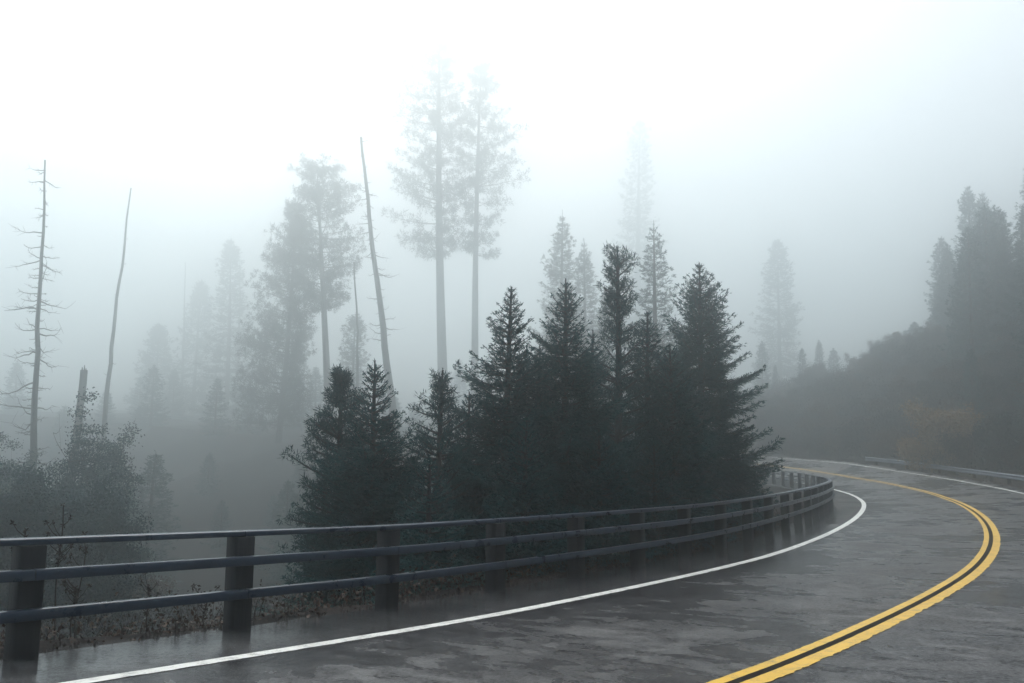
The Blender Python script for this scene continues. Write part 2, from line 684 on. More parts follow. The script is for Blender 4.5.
def blades(base, dirs, ln, wd, r, droop=0.):
    """thin diamond shaped needle sprays; base,dirs (n,3)"""
    n = len(base)
    side = np.cross(dirs, r.normal(size=(n, 3)) * .6 + np.array([0, 0, 1.]))
    side /= np.linalg.norm(side, axis=1)[:, None] + 1e-9
    ln = np.broadcast_to(ln, n)[:, None]
    wd = np.broadcast_to(wd, n)[:, None]
    tip = base + dirs * ln
    tip[:, 2] -= droop * ln[:, 0]
    mid = base + dirs * ln * .45
    return np.stack([base, mid + side * wd * .5, tip, mid - side * wd * .5], 1)


def norm(v): return v / (np.linalg.norm(v, axis=-1, keepdims=True) + 1e-9)


def fir(seed, H, R, q=1., base=.04, dens=1., power=.85, trunk_r=None, up=.45, side=None, gaps=.15):
    """layered fir/spruce with flat sprays. q = size of a spray (grows with distance)"""
    r = np.random.default_rng(seed)
    wood, leaf = MB(), []
    tr = trunk_r or H * .014 + .03
    bend = r.normal(0, .008 * H, 2)
    tz = np.linspace(0, 1, 12)
    axis_ = lambda t: np.stack([bend[0] * t * t, bend[1] * t * t, H * t], -1)
    tube(wood, axis_(tz), tr * (1 - tz) ** .8 + .012, 8)
    z = base * H
    while z < H * .985:
        t = z / H
        env = R * (1 - t) ** power * (0.55 + .45 * min(1, (t - base) / .08 + .4))
        env *= r.uniform(.74, 1.15) * min(1, .25 + (1 - t) * 9)
        nb = max(3, int(r.integers(5, 8) * dens))
        a0 = r.uniform(0, 2 * PI)
        for b in range(nb):
            if r.random() < gaps * .5: continue
            a = a0 + 2 * PI * b / nb + r.normal(0, .25)
            ln = min(env * r.uniform(.6, 1.12) + .04, (H - z) * .5 + .03)
            if side is not None:
                ln *= 1 + side[1] * math.cos(a - side[0]) * (1 - t)
            el = -.30 + (up + .45) * t ** 1.3 + r.normal(0, .09)
            n = max(3, int(ln / (.16 * q)))
            u = np.linspace(0, 1, n)
            dxy = np.array([math.cos(a), math.sin(a)])
            rr = u * ln
            zz = rr * math.tan(el) + .16 * ln * (u ** 2.2) - .06 * ln * np.sin(u * PI)
            p0 = axis_(t)
            P = np.stack([p0[0] + dxy[0] * rr, p0[1] + dxy[1] * rr, p0[2] + zz], -1)
            tube(wood, P[:: max(1, n // 4)] if n > 5 else P, np.linspace(.012 + ln * .008, .006, len(P[:: max(1, n // 4)] if n > 5 else P)), 3, cap=False)
            T = norm(np.gradient(P, axis=0))
            sd = np.array([-dxy[1], dxy[0], 0])
            m_ = u > .12
            Pm, Tm, um = P[m_], T[m_], u[m_]
            for sg in (-1, 1):
                for rep in range(4):
                    jit = r.normal(0, .04 * q, Pm.shape)
                    L2 = (.42 * ln * (1 - um) ** .8 + .12 * q * min(1, ln * 1.2)) * r.uniform(.6, 1.15, len(um))
                    L2 = np.minimum(L2, .75 * q + .25)
                    D = norm(Tm * r.uniform(.45, .9, (len(um), 1)) + sg * sd * .85 + r.normal(0, .16, Pm.shape) + np.array([0, 0, -.10]))
                    leaf.append(blades(Pm + jit, D, L2, (.034 * q) * r.uniform(.7, 1.3, len(um)), r, .08))
                    # secondary needles hanging off the twig
                    for w_ in (.2, .4, .6, .8):
                        Bp = Pm + jit + D * (L2 * w_)[:, None]
                        D2 = norm(D + sg * 0 + r.normal(0, .55, Pm.shape) + Tm * .4)
                        leaf.append(blades(Bp, D2, L2 * .32 + .05 * q * min(1, ln * 1.5), .028 * q, r, .05))
            # tip
            leaf.append(blades(P[-1:] - T[-1:] * .05, T[-1:], .16 * q + .03, .045 * q, r))
        z += max(.17, .10 + .028 * H * (1 - t) ** .5 + .02 * H * sstep(t, .85, 1)) * (.75 + .35 * q ** .5) * r.uniform(.75, 1.2) / max(.7, dens)
    # leader
    tp = axis_(1.)
    k = 34
    B = np.repeat(tp[None], k, 0) - np.stack([np.zeros(k), np.zeros(k), r.uniform(0, .09 * H, k)], -1)
    leaf.append(blades(B, norm(r.normal(0, .5, (k, 3)) + np.array([0, 0, .9])), .10 * q, .022 * q, r))
    lf = MB().quads(np.concatenate(leaf))
    return wood, lf


def tufts(P, D, r, q, k=14, ln=.19):
    k = int(k * 1.6)
    """radiating pine needle tufts at points P with outward direction D"""
    n = len(P)
    B = np.repeat(P, k, 0)
    d = norm(np.repeat(D, k, 0) * .7 + r.normal(0, .62, (n * k, 3)))
    return blades(B + r.normal(0, .05 * q, B.shape), d, ln * q * r.uniform(.6, 1.15, n * k), .025 * q, r)


def pine(seed, H, R, q=1., base=.1, prof=None, clump=1., trunk_r=None, side=None, wh=None, lean=(0, 0), k=14, az_bias=None, el0=.25):
    """open pine: whorled upswept limbs with needle tufts; prof(t) envelope"""
    r = np.random.default_rng(seed)
    wood, leaf = MB(), []
    tr = trunk_r or H * .013 + .03
    tz = np.linspace(0, 1, 14)
    bd = r.normal(0, .006 * H, 2)
    axis_ = lambda t: np.stack([lean[0] * H * t + bd[0] * np.sin(t * 3), lean[1] * H * t + bd[1] * np.sin(t * 3), H * t], -1)
    tube(wood, axis_(tz), tr * (1 - tz) ** .7 + .015, 9)
    prof = prof or (lambda t: (1 - t) ** .75)
    t = base
    dt = wh or .045
    while t < .985:
        env = R * prof(t)
        if env > .08 * R * .2:
            nb = int(r.integers(4, 7))
            a0 = r.uniform(0, 6.28)
            for b in range(nb):
                a = a0 + 2 * PI * b / nb + r.normal(0, .35)
                ln = env * r.uniform(.5, 1.2)
                if side is not None: ln *= max(.15, 1 + side[1] * math.cos(a - side[0]))
                if r.random() < .1: continue
                el = el0 * (.2 + 1.6 * t) + r.normal(0, .12)
                n = max(4, int(ln / (.28 * q)) + 2)
                u = np.linspace(0, 1, n)
                rr = u * ln
                zz = rr * math.tan(el) + .18 * ln * u ** 2
                wob = np.cumsum(r.normal(0, .03 * ln, (n, 2)), 0) * .6
                p0 = axis_(t + r.uniform(-.4, .4) * dt)
                P = np.stack([p0[0] + math.cos(a) * rr + wob[:, 0] * u, p0[1] + math.sin(a) * rr + wob[:, 1] * u, p0[2] + zz], -1)
                tube(wood, P, np.linspace(.02 + ln * .012, .008, n), 4, cap=False)
                T = norm(np.gradient(P, axis=0))
                m_ = u > .30
                Pm, Tm = P[m_], T[m_]
                if len(Pm) == 0: continue
                leaf.append(tufts(Pm, Tm, r, q, k))
                # side twigs ending in tufts
                nt = int(2 + 3 * clump)
                for s_ in range(nt):
                    w = norm(Tm + r.normal(0, .75, Tm.shape) + np.array([0, 0, .25]))
                    L2 = (.16 * ln + .12 * q) * r.uniform(.5, 1.2, (len(Pm), 1)) * clump
                    leaf.append(tufts(Pm + w * L2, w, r, q, k))
        t += dt * r.uniform(.7, 1.3)
    leaf.append(tufts(axis_(np.array([.985, 1.])), np.array([[0, 0, 1.], [0, 0, 1.]]), r, q * .6, k))
    return wood, MB().quads(np.concatenate(leaf))


def leaves(P, r, size, k, spread):
    n = len(P)
    B = np.repeat(P, k, 0) + r.normal(0, spread, (n * k, 3)) * np.array([1, 1, .7])
    d = norm(r.normal(0, 1, B.shape) + np.array([0, 0, -.2]))
    return blades(B, d, size * r.uniform(.7, 1.3, len(B)), size * .62, r)


def broad(seed, H, R, size, depth=4, k=10, spread=.2, stems=3, z0=.2, tr=.12, lift=.5, keep=1.):
    """rounded broadleaf tree / shrub grown by splitting limbs"""
    r = np.random.default_rng(seed)
    wood, tips = MB(), []

    def grow(p, d, ln, rad, lv):
        n = 4
        P = [p]
        for _ in range(n):
            d = norm(d + r.normal(0, .16, 3) + np.array([0, 0, .05]))
            P.append(P[-1] + d * ln / n)
        P = np.array(P)
        tube(wood, P, np.linspace(rad, rad * .6, len(P)), 5 if rad > .03 else 3, cap=False)
        if lv <= 2: tips.extend(P[2:])
        if lv == 0: return
        for _ in range(int(r.integers(2, 5))):
            q_ = P[int(r.integers(2, len(P)))]
            dd = norm(d * .7 + r.normal(0, .62, 3) + np.array([0, 0, .12 * lift]))
            grow(q_, dd, ln * r.uniform(.58, .82), rad * .55, lv - 1)

    for s_ in range(stems):
        a = r.uniform(0, 6.28)
        d = norm(np.array([math.cos(a) * R / H * .9, math.sin(a) * R / H * .9, 1.]))
        grow(np.array([r.normal(0, .05), r.normal(0, .05), -.1]), d, H * .42, tr, depth)
    T = np.array(tips)
    # scale to the wished size
    ext_ = np.percentile(abs(T[:, :2]), 97) + 1e-6
    top = np.percentile(T[:, 2], 99.5)
    sxy, sz = R / ext_, H / top
    for k_, v_ in enumerate(wood.v): wood.v[k_] = v_ * np.array([sxy, sxy, sz])
    T = T * np.array([sxy, sxy, sz])
    T = T[T[:, 2] > z0 * H]
    if keep < 1: T = T[r.random(len(T)) < keep]
    return wood, MB().quads(leaves(T, r, size, k, spread))


def place_tree(name, px, ty, Y, gen, label, cat, needle, bark=M_BARK, group=None, sink=.15, rot=0, dz=0, leafname='crown', lean=0., **kw):
    top = at(px, ty, Y)
    bx = top.x
    for _ in range(3):
        zb = h1(bx, top.y) - sink + dz
        H = top.z - zb
        bx = top.x - lean * H
    w, l = gen(H=H, **kw)
    root = empty(name, (bx, top.y, zb), label, cat, group)
    root.rotation_euler = (0, 0, rot)
    if top.y < 32 and name != 'leafy_tree':      # low boughs cut back from the railing
        for mb_, k_ in ((l, 4), (w, 4)):
            V_ = np.concatenate(mb_.v)
            F_ = np.concatenate(mb_.f[k_])
            c_ = V_[F_].mean(1) + np.array([bx, top.y, zb])
            s_, o_ = nearest(c_[:, 0], c_[:, 1])
            zr = np.interp(s_, S, zc) + 1.5
            mb_.f[k_] = [F_[~((o_ > -DR - .32) & (c_[:, 2] < zr))]]
    w.build('trunk', bark, root, smooth=True)
    l.build(leafname, needle, root)
    return root


PXM = lambda px, Y: px / F_PX * Y     # pixels to metres at distance Y

# ---- the dark group behind the railing ---------------------------------
G1 = 'young conifers growing behind the railing'


def F(seed, R, **kw): return lambda H: fir(seed, H, R, **kw)
def Pn(seed, R, **kw): return lambda H: pine(seed, H, R, **kw)


place_tree('fir_tree', 700, 262, 23.5, F(11, 3.0, dens=1.5, power=.85, side=(-.25, .06), q=.75, gaps=.3), 'broad dark fir with a ragged right edge overhanging the bend of the railing', 'tree', M_NEEDLE, group=G1)
place_tree('fir_tree', 566, 278, 16.8, F(12, 2.4, dens=1.4, power=.95, q=.62), 'narrow pointed dark fir between the centre pine and the fir with the upswept leader', 'tree', M_NEEDLE, group=G1)
place_tree('fir_tree', 507, 288, 16.2, F(13, 2.5, dens=1.4, power=1.0, q=.62), 'dark pointed fir with upswept leader in front of the second tall bare-stemmed pine', 'tree', M_NEEDLE, group=G1)
place_tree('pine_tree', 617, 247, 19, Pn(14, .95, base=.06, prof=lambda t: np.interp(t, [0, .3, .6, .78, .86, .93, .98, 1], [1.5, 1.35, .8, .42, .34, .38, .2, .05]), q=.7, clump=.7, wh=.038, k=8, el0=.3, trunk_r=.11), 'dark pine with a rounded club-shaped top at the centre of the railing trees', 'tree', M_NEEDLE2, group=G1)
place_tree('pine_tree', 443, 370, 15.5, Pn(15, 1.0, base=.05, prof=lambda t: np.interp(t, [0, .5, .8, .93, 1], [1.4, 1.0, .42, .12, .02]), q=.62, clump=.6, wh=.040, k=8, el0=.2, trunk_r=.08), 'short open-branched pine in front of the tallest pine trunk', 'tree', M_NEEDLE2, group=G1)
place_tree('fir_tree', 376, 360, 14.8, F(16, 1.9, dens=1.4, power=.95, q=.62), 'green fir with a pointed top beside the foot of the leaning dead trunk', 'tree', M_NEEDLE, group=G1)
place_tree('pine_tree', 341, 370, 15.5, Pn(17, .88, base=.03, prof=lambda t: np.interp(t, [0, .5, .8, .93, 1], [1.05, .95, .45, .14, .03]), q=.65, clump=.7, wh=.038, k=9, el0=.2, trunk_r=.08), 'bushy dark pine at the left end of the railing trees', 'tree', M_NEEDLE2, group=G1)
# saplings making the lower mass
fill = [(409, 455, 15.5, 1.1, 'low dark fir filling the dip right of the leaning dead trunk'),
        (470, 392, 18, 1.6, 'dark fir shoulder just left of the fir with the upswept leader'),
        (538, 345, 20, 1.8, 'dark fir in the gap left of the narrow pointed fir'),
        (592, 330, 21, 1.9, 'dark fir squeezed between the narrow pointed fir and the centre pine'),
        (647, 312, 20, 1.9, 'dark fir in front of the pale pine right of the centre pine'),
        (672, 345, 19, 1.7, 'low dark fir at the left foot of the broad ragged fir'),
        (738, 432, 25, 1.7, 'low dark fir under the right skirt of the broad ragged fir'),
        (326, 450, 16, .8, 'lowest fir on the left flank of the bushy dark pine'),
        (525, 420, 14.5, 1.2, 'low dark fir close behind the railing below the pair of pointed firs'),
        (430, 460, 13, .9, 'low dark fir close behind the railing below the short open pine'),
        (600, 430, 16, 1.3, 'low dark fir close behind the railing below the centre pine'),
        (655, 440, 17.8, 1.3, 'low dark fir close behind the railing left of the broad ragged fir')]
for n_, (px, ty, Y, R_, lb) in enumerate(fill):
    place_tree('fir_tree', px, ty, Y, F(30 + n_, R_ * 1.15, dens=1.3, power=.9, q=.75), lb, 'tree', M_NEEDLE, group=G1)

# ---- mid distance and beyond --------------------------------------------------
place_tree('fir_tree', 655, 220, 62, F(20, 4.4, q=1.9, dens=1.0, power=.8, up=.35), 'fog-paled conifer rising behind the centre of the railing trees', 'tree', M_NEEDLE2)
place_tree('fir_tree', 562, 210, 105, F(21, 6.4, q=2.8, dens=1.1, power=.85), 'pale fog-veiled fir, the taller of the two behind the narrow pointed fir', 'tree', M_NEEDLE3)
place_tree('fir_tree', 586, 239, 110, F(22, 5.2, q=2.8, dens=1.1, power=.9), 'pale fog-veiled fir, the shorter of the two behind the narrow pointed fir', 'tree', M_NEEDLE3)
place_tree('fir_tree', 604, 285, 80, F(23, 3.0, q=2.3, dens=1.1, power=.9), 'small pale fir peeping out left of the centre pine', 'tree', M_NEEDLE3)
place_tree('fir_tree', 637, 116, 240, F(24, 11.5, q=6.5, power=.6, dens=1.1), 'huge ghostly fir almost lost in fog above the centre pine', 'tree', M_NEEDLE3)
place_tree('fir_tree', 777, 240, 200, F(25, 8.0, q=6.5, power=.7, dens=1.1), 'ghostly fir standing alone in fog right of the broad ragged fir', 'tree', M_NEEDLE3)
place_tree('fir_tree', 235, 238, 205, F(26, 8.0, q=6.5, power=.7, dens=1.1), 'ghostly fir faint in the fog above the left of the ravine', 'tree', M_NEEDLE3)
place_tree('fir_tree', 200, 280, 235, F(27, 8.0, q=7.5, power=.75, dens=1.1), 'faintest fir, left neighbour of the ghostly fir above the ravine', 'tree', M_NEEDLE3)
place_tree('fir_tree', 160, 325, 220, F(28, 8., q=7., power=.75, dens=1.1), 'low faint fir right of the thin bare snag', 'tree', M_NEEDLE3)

# tall bare stemmed pines
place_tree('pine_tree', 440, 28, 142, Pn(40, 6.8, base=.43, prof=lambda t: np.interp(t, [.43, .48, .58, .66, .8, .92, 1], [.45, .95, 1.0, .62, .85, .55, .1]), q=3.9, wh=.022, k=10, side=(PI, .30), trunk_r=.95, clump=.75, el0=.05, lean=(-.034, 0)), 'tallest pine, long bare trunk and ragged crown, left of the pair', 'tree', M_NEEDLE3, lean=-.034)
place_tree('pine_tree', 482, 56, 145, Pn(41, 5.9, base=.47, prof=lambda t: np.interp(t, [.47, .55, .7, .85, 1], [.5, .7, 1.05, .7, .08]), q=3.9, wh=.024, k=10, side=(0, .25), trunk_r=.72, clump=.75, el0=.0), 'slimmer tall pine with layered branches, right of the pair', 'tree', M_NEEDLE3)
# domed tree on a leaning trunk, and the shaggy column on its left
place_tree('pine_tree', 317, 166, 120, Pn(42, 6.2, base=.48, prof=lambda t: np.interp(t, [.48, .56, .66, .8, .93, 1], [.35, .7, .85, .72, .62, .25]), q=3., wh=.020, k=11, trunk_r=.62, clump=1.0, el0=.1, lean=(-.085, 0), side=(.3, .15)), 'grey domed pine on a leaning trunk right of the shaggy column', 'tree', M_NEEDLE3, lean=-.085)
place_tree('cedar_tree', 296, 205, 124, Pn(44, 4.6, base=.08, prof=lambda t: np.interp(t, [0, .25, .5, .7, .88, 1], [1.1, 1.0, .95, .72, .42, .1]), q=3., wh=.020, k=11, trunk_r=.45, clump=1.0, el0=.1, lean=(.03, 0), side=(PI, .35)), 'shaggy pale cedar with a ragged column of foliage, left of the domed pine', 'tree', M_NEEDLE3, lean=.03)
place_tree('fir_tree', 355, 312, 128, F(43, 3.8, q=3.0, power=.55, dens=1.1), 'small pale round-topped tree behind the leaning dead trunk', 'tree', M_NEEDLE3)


# ---- dead trees ------------------------------------------------------------
def snag(name, px0, py0, px1, py1, Y, r0, r1, label, seed, nbr=0, brl=1., b0=.3, b1=1., flat=False, up=-.1, cat='dead tree'):
    top, low = at(px0, py0, Y), at(px1, py1, Y)
    d = (low - top)
    zb = h1(low.x, low.y) - .3
    k = (zb - top.z) / d.z
    bot = top + d * k
    zb = h1(bot.x, bot.y) - .3
    k = (zb - top.z) / d.z
    bot = top + d * k
    r = np.random.default_rng(seed)
    root = empty(name, tuple(bot), label, cat)
    w = MB()
    H = (top - bot).length
    n = 22
    t = np.linspace(0, 1, n)
    wob = np.cumsum(r.normal(0, .0016 * H, (n, 3)), 0)
    wob -= np.outer(t, wob[-1])
    P = np.outer(t, np.array(top - bot)) + wob * np.array([1, 1, 0])
    tube(w, P, r0 + (r1 - r0) * t, 10)
    if flat:
        for q_ in range(5):
            a = r.uniform(0, 6.28)
            c = P[-1] + np.array([math.cos(a), math.sin(a), 0]) * r1 * .6
            tube(w, [c - [0, 0, .3], c + [0, 0, r.uniform(.1, .5)]], [r1 * .35, .02], 5)
    w.build('trunk', M_SNAG, root, smooth=True)
    if nbr:
        for _ in range(nbr):
            bm_ = MB()
            u = r.uniform(b0, b1)
            p = np.array([np.interp(u, t, P[:, c]) for c in range(3)])
            a = r.uniform(0, 6.28)
            ln = brl * (.15 + .85 * r.random() ** 1.6) * (1.15 - .75 * (u - b0) / (1 - b0 + 1e-6))
            m_ = 7
            uu = np.linspace(0, 1, m_)
            e0 = r.normal(up, .15)
            z = ln * (uu * math.tan(e0) - .25 * uu ** 1.5 + .42 * uu ** 3 * r.uniform(.3, 1.2))
            wb = np.cumsum(r.normal(0, .03 * ln, (m_, 3)), 0)
            B = p + np.stack([math.cos(a) * ln * uu, math.sin(a) * ln * uu, z], -1) + wb
            tube(bm_, B, np.linspace(.02 + .012 * ln, .009, m_) * (Y / 40) ** .5, 4, cap=False)
            for _k in range(int(r.integers(4, 9))):
                q_ = B[int(r.integers(2, m_))]
                dd = norm(np.array([math.cos(a), math.sin(a), 0]) + r.normal(0, .8, 3))
                l2 = ln * r.uniform(.15, .4)
                tube(bm_, [q_, q_ + dd * l2 * .5, q_ + dd * l2 + [0, 0, r.normal(0, .1) * l2]], [.011, .009, .006], 3, cap=False)
            bm_.build('branch', M_SNAG, root)
    return root


snag('dead_tree', 45, 160, 30, 520, 56, .34, .05, 'tall dead tree with many short bare branches left of the broken stump', 51, 98, 3.2, .36, .98)
snag('dead_tree', 131, 188, 103, 440, 92, .34, .07, 'slender bare snag leaning right, right of the broken stump', 52, 16, .7, .35, .95)
snag('broken_trunk', 84, 370, 78, 425, 66, .32, .27, 'short broken-off trunk with a splintered top between two taller snags', 53, 0, .5, .9, .98, flat=True, cat='tree stump')
snag('dead_tree', 361, 137, 396, 440, 100, .56, .14, 'long dead trunk leaning left with tiny twigs right of the domed pine', 54, 90, 2.5, .40, 1.0)
snag('dead_tree', 354, 262, 356, 330, 106, .26, .07, 'thin dead spire above the small pale round-topped tree', 55, 0, .8, .8, 1.)
snag('dead_tree', 240, 265, 238, 330, 235, .5, .15, 'faint thin dead spire beside the ghostly fir above the ravine', 56, 0)
snag('dead_tree', 185, 262, 183, 330, 235, .42, .12, 'very faint bare spire between the two snags and the ghostly fir', 57, 0)

# ---- broadleaf trees low on the left -------------------------------------------
def Br(seed, R, **kw): return lambda H: broad(seed, H, R, **kw)


G2 = 'leafy trees in the ravine on the left'
for n_, (px, ty, Y, R_, lb) in enumerate([
        (66, 418, 36, 2.4, 'bushy dark tree clumped around the foot of the tall dead tree'),
        (108, 436, 41, 2.1, 'bushy tree with a notched crown around the bare snag'),
        (4, 438, 42, 2.8, 'rounded dark tree cut by the left edge'),
        (40, 474, 29, 2.2, 'low bushy tree just above the railing by the leftmost post'),
        (104, 488, 31, 1.5, 'low dark leafy tree on the right flank of the bushy left clump'),
        (-40, 445, 38, 2.8, 'leafy tree mostly outside the left edge')]):
    place_tree('leafy_tree', px, ty, Y, Br(61 + n_, R_, size=.11, k=150, spread=.21, depth=4, stems=3, tr=.12, keep=.30, z0=.4), lb, 'tree', M_LEAF, group=G2, sink=1)

# ---- hillside on the right -----------------------------------------------------
G3 = 'conifers on the foggy hillside'
hero = [(994, 206, 84, 5.4, 'tallest dim fir on the hillside near the right edge'),
        (1033, 248, 72, 5.0, 'dark fir cut by the right edge above the guardrail'),
        (955, 272, 112, 5.6, 'dim fir left of the tallest fir on the hillside'),
        (915, 322, 126, 5.4, 'foggy fir above and left of the golden shrub')]
for n_, (px, ty, Y, R_, lb) in enumerate(hero):
    place_tree('fir_tree', px, ty, Y, F(70 + n_, R_, q=2.1, dens=1.1, power=.8), lb, 'tree', M_NEEDLE, group=G3)
protos = []
for n_ in range(4):
    w, l = fir(80 + n_, 12., 2.9, q=2.3, power=.85)
    protos.append((w.mesh('trunk', M_BARK, True), l.mesh('crown', M_NEEDLE)))
r = np.random.default_rng(99)
cnt = 0
tries = 0
while cnt < 115 and tries < 4000:
    tries += 1
    Y_ = 60 + 80 * r.random() ** 1.1
    p = np.array([Y_ * r.uniform(.30, .80), Y_])
    if p[0] / p[1] < .52 and Y_ < 122: continue
    if nearest(p[:1], p[1:])[1][0] < W1 + W2 + 7: continue
    k = cnt % 4
    rt = empty('fir_tree', (p[0], p[1], h1(p[0], p[1]) - .2), 'small conifer in the dim tangle covering the hillside behind the steel guardrail', 'tree', G3)
    s_ = (.42 + 1.05 * r.random() ** 1.8) * (.62 if p[0] / p[1] < .50 else 1)
    rt.scale = (s_, s_, s_ * r.uniform(.9, 1.15))
    rt.rotation_euler = (0, 0, r.uniform(0, 6.28))
    for nm, me in zip(('trunk', 'crown'), protos[k]):
        o_ = bpy.data.objects.new(nm, me)
        C.objects.link(o_)
        o_.parent = rt
    cnt += 1

G4 = 'shrubs on the hillside'
sp_protos = []
for n_ in range(4):
    w, l = broad(90 + n_, 2.2, 1.5, .10, depth=3, k=30, spread=.20, stems=4, z0=.08, tr=.04)
    sp_protos.append((w.mesh('stems', M_STEM, False), l.mesh('leaves', M_SHRUBL if n_ % 2 else M_BRUSHL)))
cnt = tries = 0
while cnt < 150 and tries < 6000:
    tries += 1
    s = r.uniform(20, 95)
    o = W1 + W2 + 5.0 + r.uniform(0, 1) ** 1.4 * 26
    p = road_pt(s, o)
    az = p[0] / p[1] if p[1] > 1 else 9
    if not (.30 < az < .75): continue
    rt = empty('shrub', (p[0], p[1], h1(p[0], p[1]) - .05), 'dim leafy shrub in the undergrowth on the hillside behind the steel guardrail', 'shrub', G4)
    s_ = r.uniform(.6, 1.35)
    rt.scale = (s_, s_, s_ * r.uniform(.8, 1.2))
    rt.rotation_euler = (0, 0, r.uniform(0, 6.28))
    for nm, me in zip(('stems', 'leaves'), sp_protos[cnt % 4]):
        o_ = bpy.data.objects.new(nm, me)
        C.objects.link(o_)
        o_.parent = rt
    cnt += 1
place_tree('shrub', 942, 408, 61, Br(101, 2.0, size=.17, k=22, spread=.3, depth=4, stems=5, z0=.05, tr=.04), 'golden autumn shrub behind the steel guardrail', 'shrub', M_GOLD, bark=M_STEM, leafname='leaves')

G6 = 'young trees scattered over the far side of the ravine'
cnt = tries = 0
while cnt < 20 and tries < 3000:
    tries += 1
    Y_ = r.uniform(42, 105)
    p = at(r.uniform(70, 460), r.uniform(450, 505), Y_)
    zb = h1(p.x, p.y) - .2
    if nearest([p.x], [p.y])[1][0] > PAVE_L - 3: continue
    s_ = (p.z - zb) / 12.
    if s_ < .15: continue
    rt = empty('young_tree', (p.x, p.y, zb), 'small dim conifer low in the foggy ravine left of the dark conifer clump', 'tree', G6)
    rt.scale = (s_ * 1.25 + .12, s_ * 1.25 + .12, s_)
    rt.rotation_euler = (0, 0, r.uniform(0, 6.28))
    for nm, me in zip(('trunk', 'crown'), protos[cnt % 4]):
        o_ = bpy.data.objects.new(nm, me)
        C.objects.link(o_)
        o_.parent = rt
    cnt += 1

G7 = 'faint trees along the far bank of the ravine'
cnt = tries = 0
while cnt < 24 and tries < 3000:
    tries += 1
    Y_ = r.uniform(135, 205)
    px_ = r.uniform(-15, 500)
    p = at(px_, r.uniform(360, 408), Y_)
    zb = h1(p.x, p.y) - .2
    if nearest([p.x], [p.y])[1][0] > PAVE_L - 3 and nearest([p.x], [p.y])[1][0] < PAVE_R + 3: continue
    s_ = (p.z - zb) / 12.
    if s_ < .3: continue
    rt = empty('far_tree', (p.x, p.y, zb), 'faint conifer on the far bank behind the ravine, almost lost in fog', 'tree', G7)
    rt.scale = (s_ * 1.1 + .2, s_ * 1.1 + .2, s_)
    rt.rotation_euler = (0, 0, r.uniform(0, 6.28))
    for nm, me in zip(('trunk', 'crown'), protos[cnt % 4]):
        o_ = bpy.data.objects.new(nm, me)
        C.objects.link(o_)
        o_.parent = rt
    cnt += 1

G5 = 'shrubs scattered down the ravine slope'
cnt = tries = 0
while cnt < 90 and tries < 6000:
    tries += 1
    s = r.uniform(-6, 34)
    d_ = 4 + 34 * r.random() ** 1.2
    p = road_pt(s, PAVE_L - d_)
    if p[1] < 5 or not (-.72 < p[0] / p[1] < .2): continue
    if nearest(p[:1], p[1:2])[1][0] > PAVE_L - 2: continue
    rt = empty('shrub', (p[0], p[1], h1(p[0], p[1]) - .05), 'dark scrubby bush on the ravine slope below the railing', 'shrub', G5)
    s_ = r.uniform(.35, .8) * (.35 + d_ / 18)
    rt.scale = (s_, s_, s_ * r.uniform(.7, 1.0))
    rt.rotation_euler = (0, 0, r.uniform(0, 6.28))
    for nm, me in zip(('stems', 'leaves'), sp_protos[cnt % 4]):
        o_ = bpy.data.objects.new(nm, me)
        C.objects.link(o_)
        o_.parent = rt
    cnt += 1

# ---- undergrowth and ground litter (uncountable) --------------------------------


def scatter(n, s0, s1, d0, d1, pw, inner=True, seed=1):
    r = np.random.default_rng(seed)
    s = r.uniform(s0, s1, n)
    d = d0 + r.random(n) ** pw * (d1 - d0)
    o = (PAVE_L - d) if inner else (PAVE_R + d)
    P = road_pt(s, 0)
    Nx, Ny = np.interp(s, S, nx), np.interp(s, S, ny)
    x, y = P[:, 0] + Nx * o, P[:, 1] + Ny * o
    return np.stack([x, y, hgt(x, y)], -1), d, r


# brown brush below the railing
P, d, r = scatter(7000, -9, 40, .06, 13, 1.7, seed=5)
keep = r.random(len(P)) < np.clip(.35 + .5 * vnoise(P[:, 0], P[:, 1], 1.6, 21) + .3, 0, 1)
P, d = P[keep], d[keep]
stems, lv = MB(), []
hh = np.clip(.16 + d * .12, .16, 1.1) * r.uniform(.4, 1.25, len(P)) * (1 + .4 * vnoise(P[:, 0], P[:, 1], 2.2, 22))
for p, h in zip(P, hh):
    a = r.uniform(0, 6.28)
    ln = np.array([math.cos(a), math.sin(a), 0]) * h * r.uniform(.1, .6)
    Q = np.array([p - [0, 0, .05], p + ln * .4 + [0, 0, h * .55], p + ln + [0, 0, h]])
    tube(stems, Q, [.006, .005, .003], 3, cap=False)
    kq = int(r.integers(5, 16))
    u = r.uniform(.2, 1.05, (kq, 1))
    B = p + ln * u + np.array([0, 0, h]) * u + r.normal(0, .09 + h * .12, (kq, 3))
    B[:, 2] = np.maximum(B[:, 2], p[2])
    lv.append(blades(B, norm(r.normal(0, 1, (kq, 3))), r.uniform(.03, .09, kq), .035, r))
tag(stems.build('brush_twigs', M_STEM), kind='stuff')
tag(MB().quads(np.concatenate(lv)).build('brush', M_BRUSHL), kind='stuff')

# deeper ravine cover
P, d, r = scatter(9000, -30, 70, 8, 75, 1.0, seed=6)
lv = []
kq = 12
B = np.repeat(P, kq, 0) + r.normal(0, 1, (len(P) * kq, 3)) * np.array([.5, .5, .35]) + [0, 0, .35]
lv.append(blades(B, norm(r.normal(0, 1, B.shape)), r.uniform(.14, .32, len(B)), .14, r))
tag(MB().quads(np.concatenate(lv)).build('ravine_undergrowth', M_SHRUBL), kind='stuff')

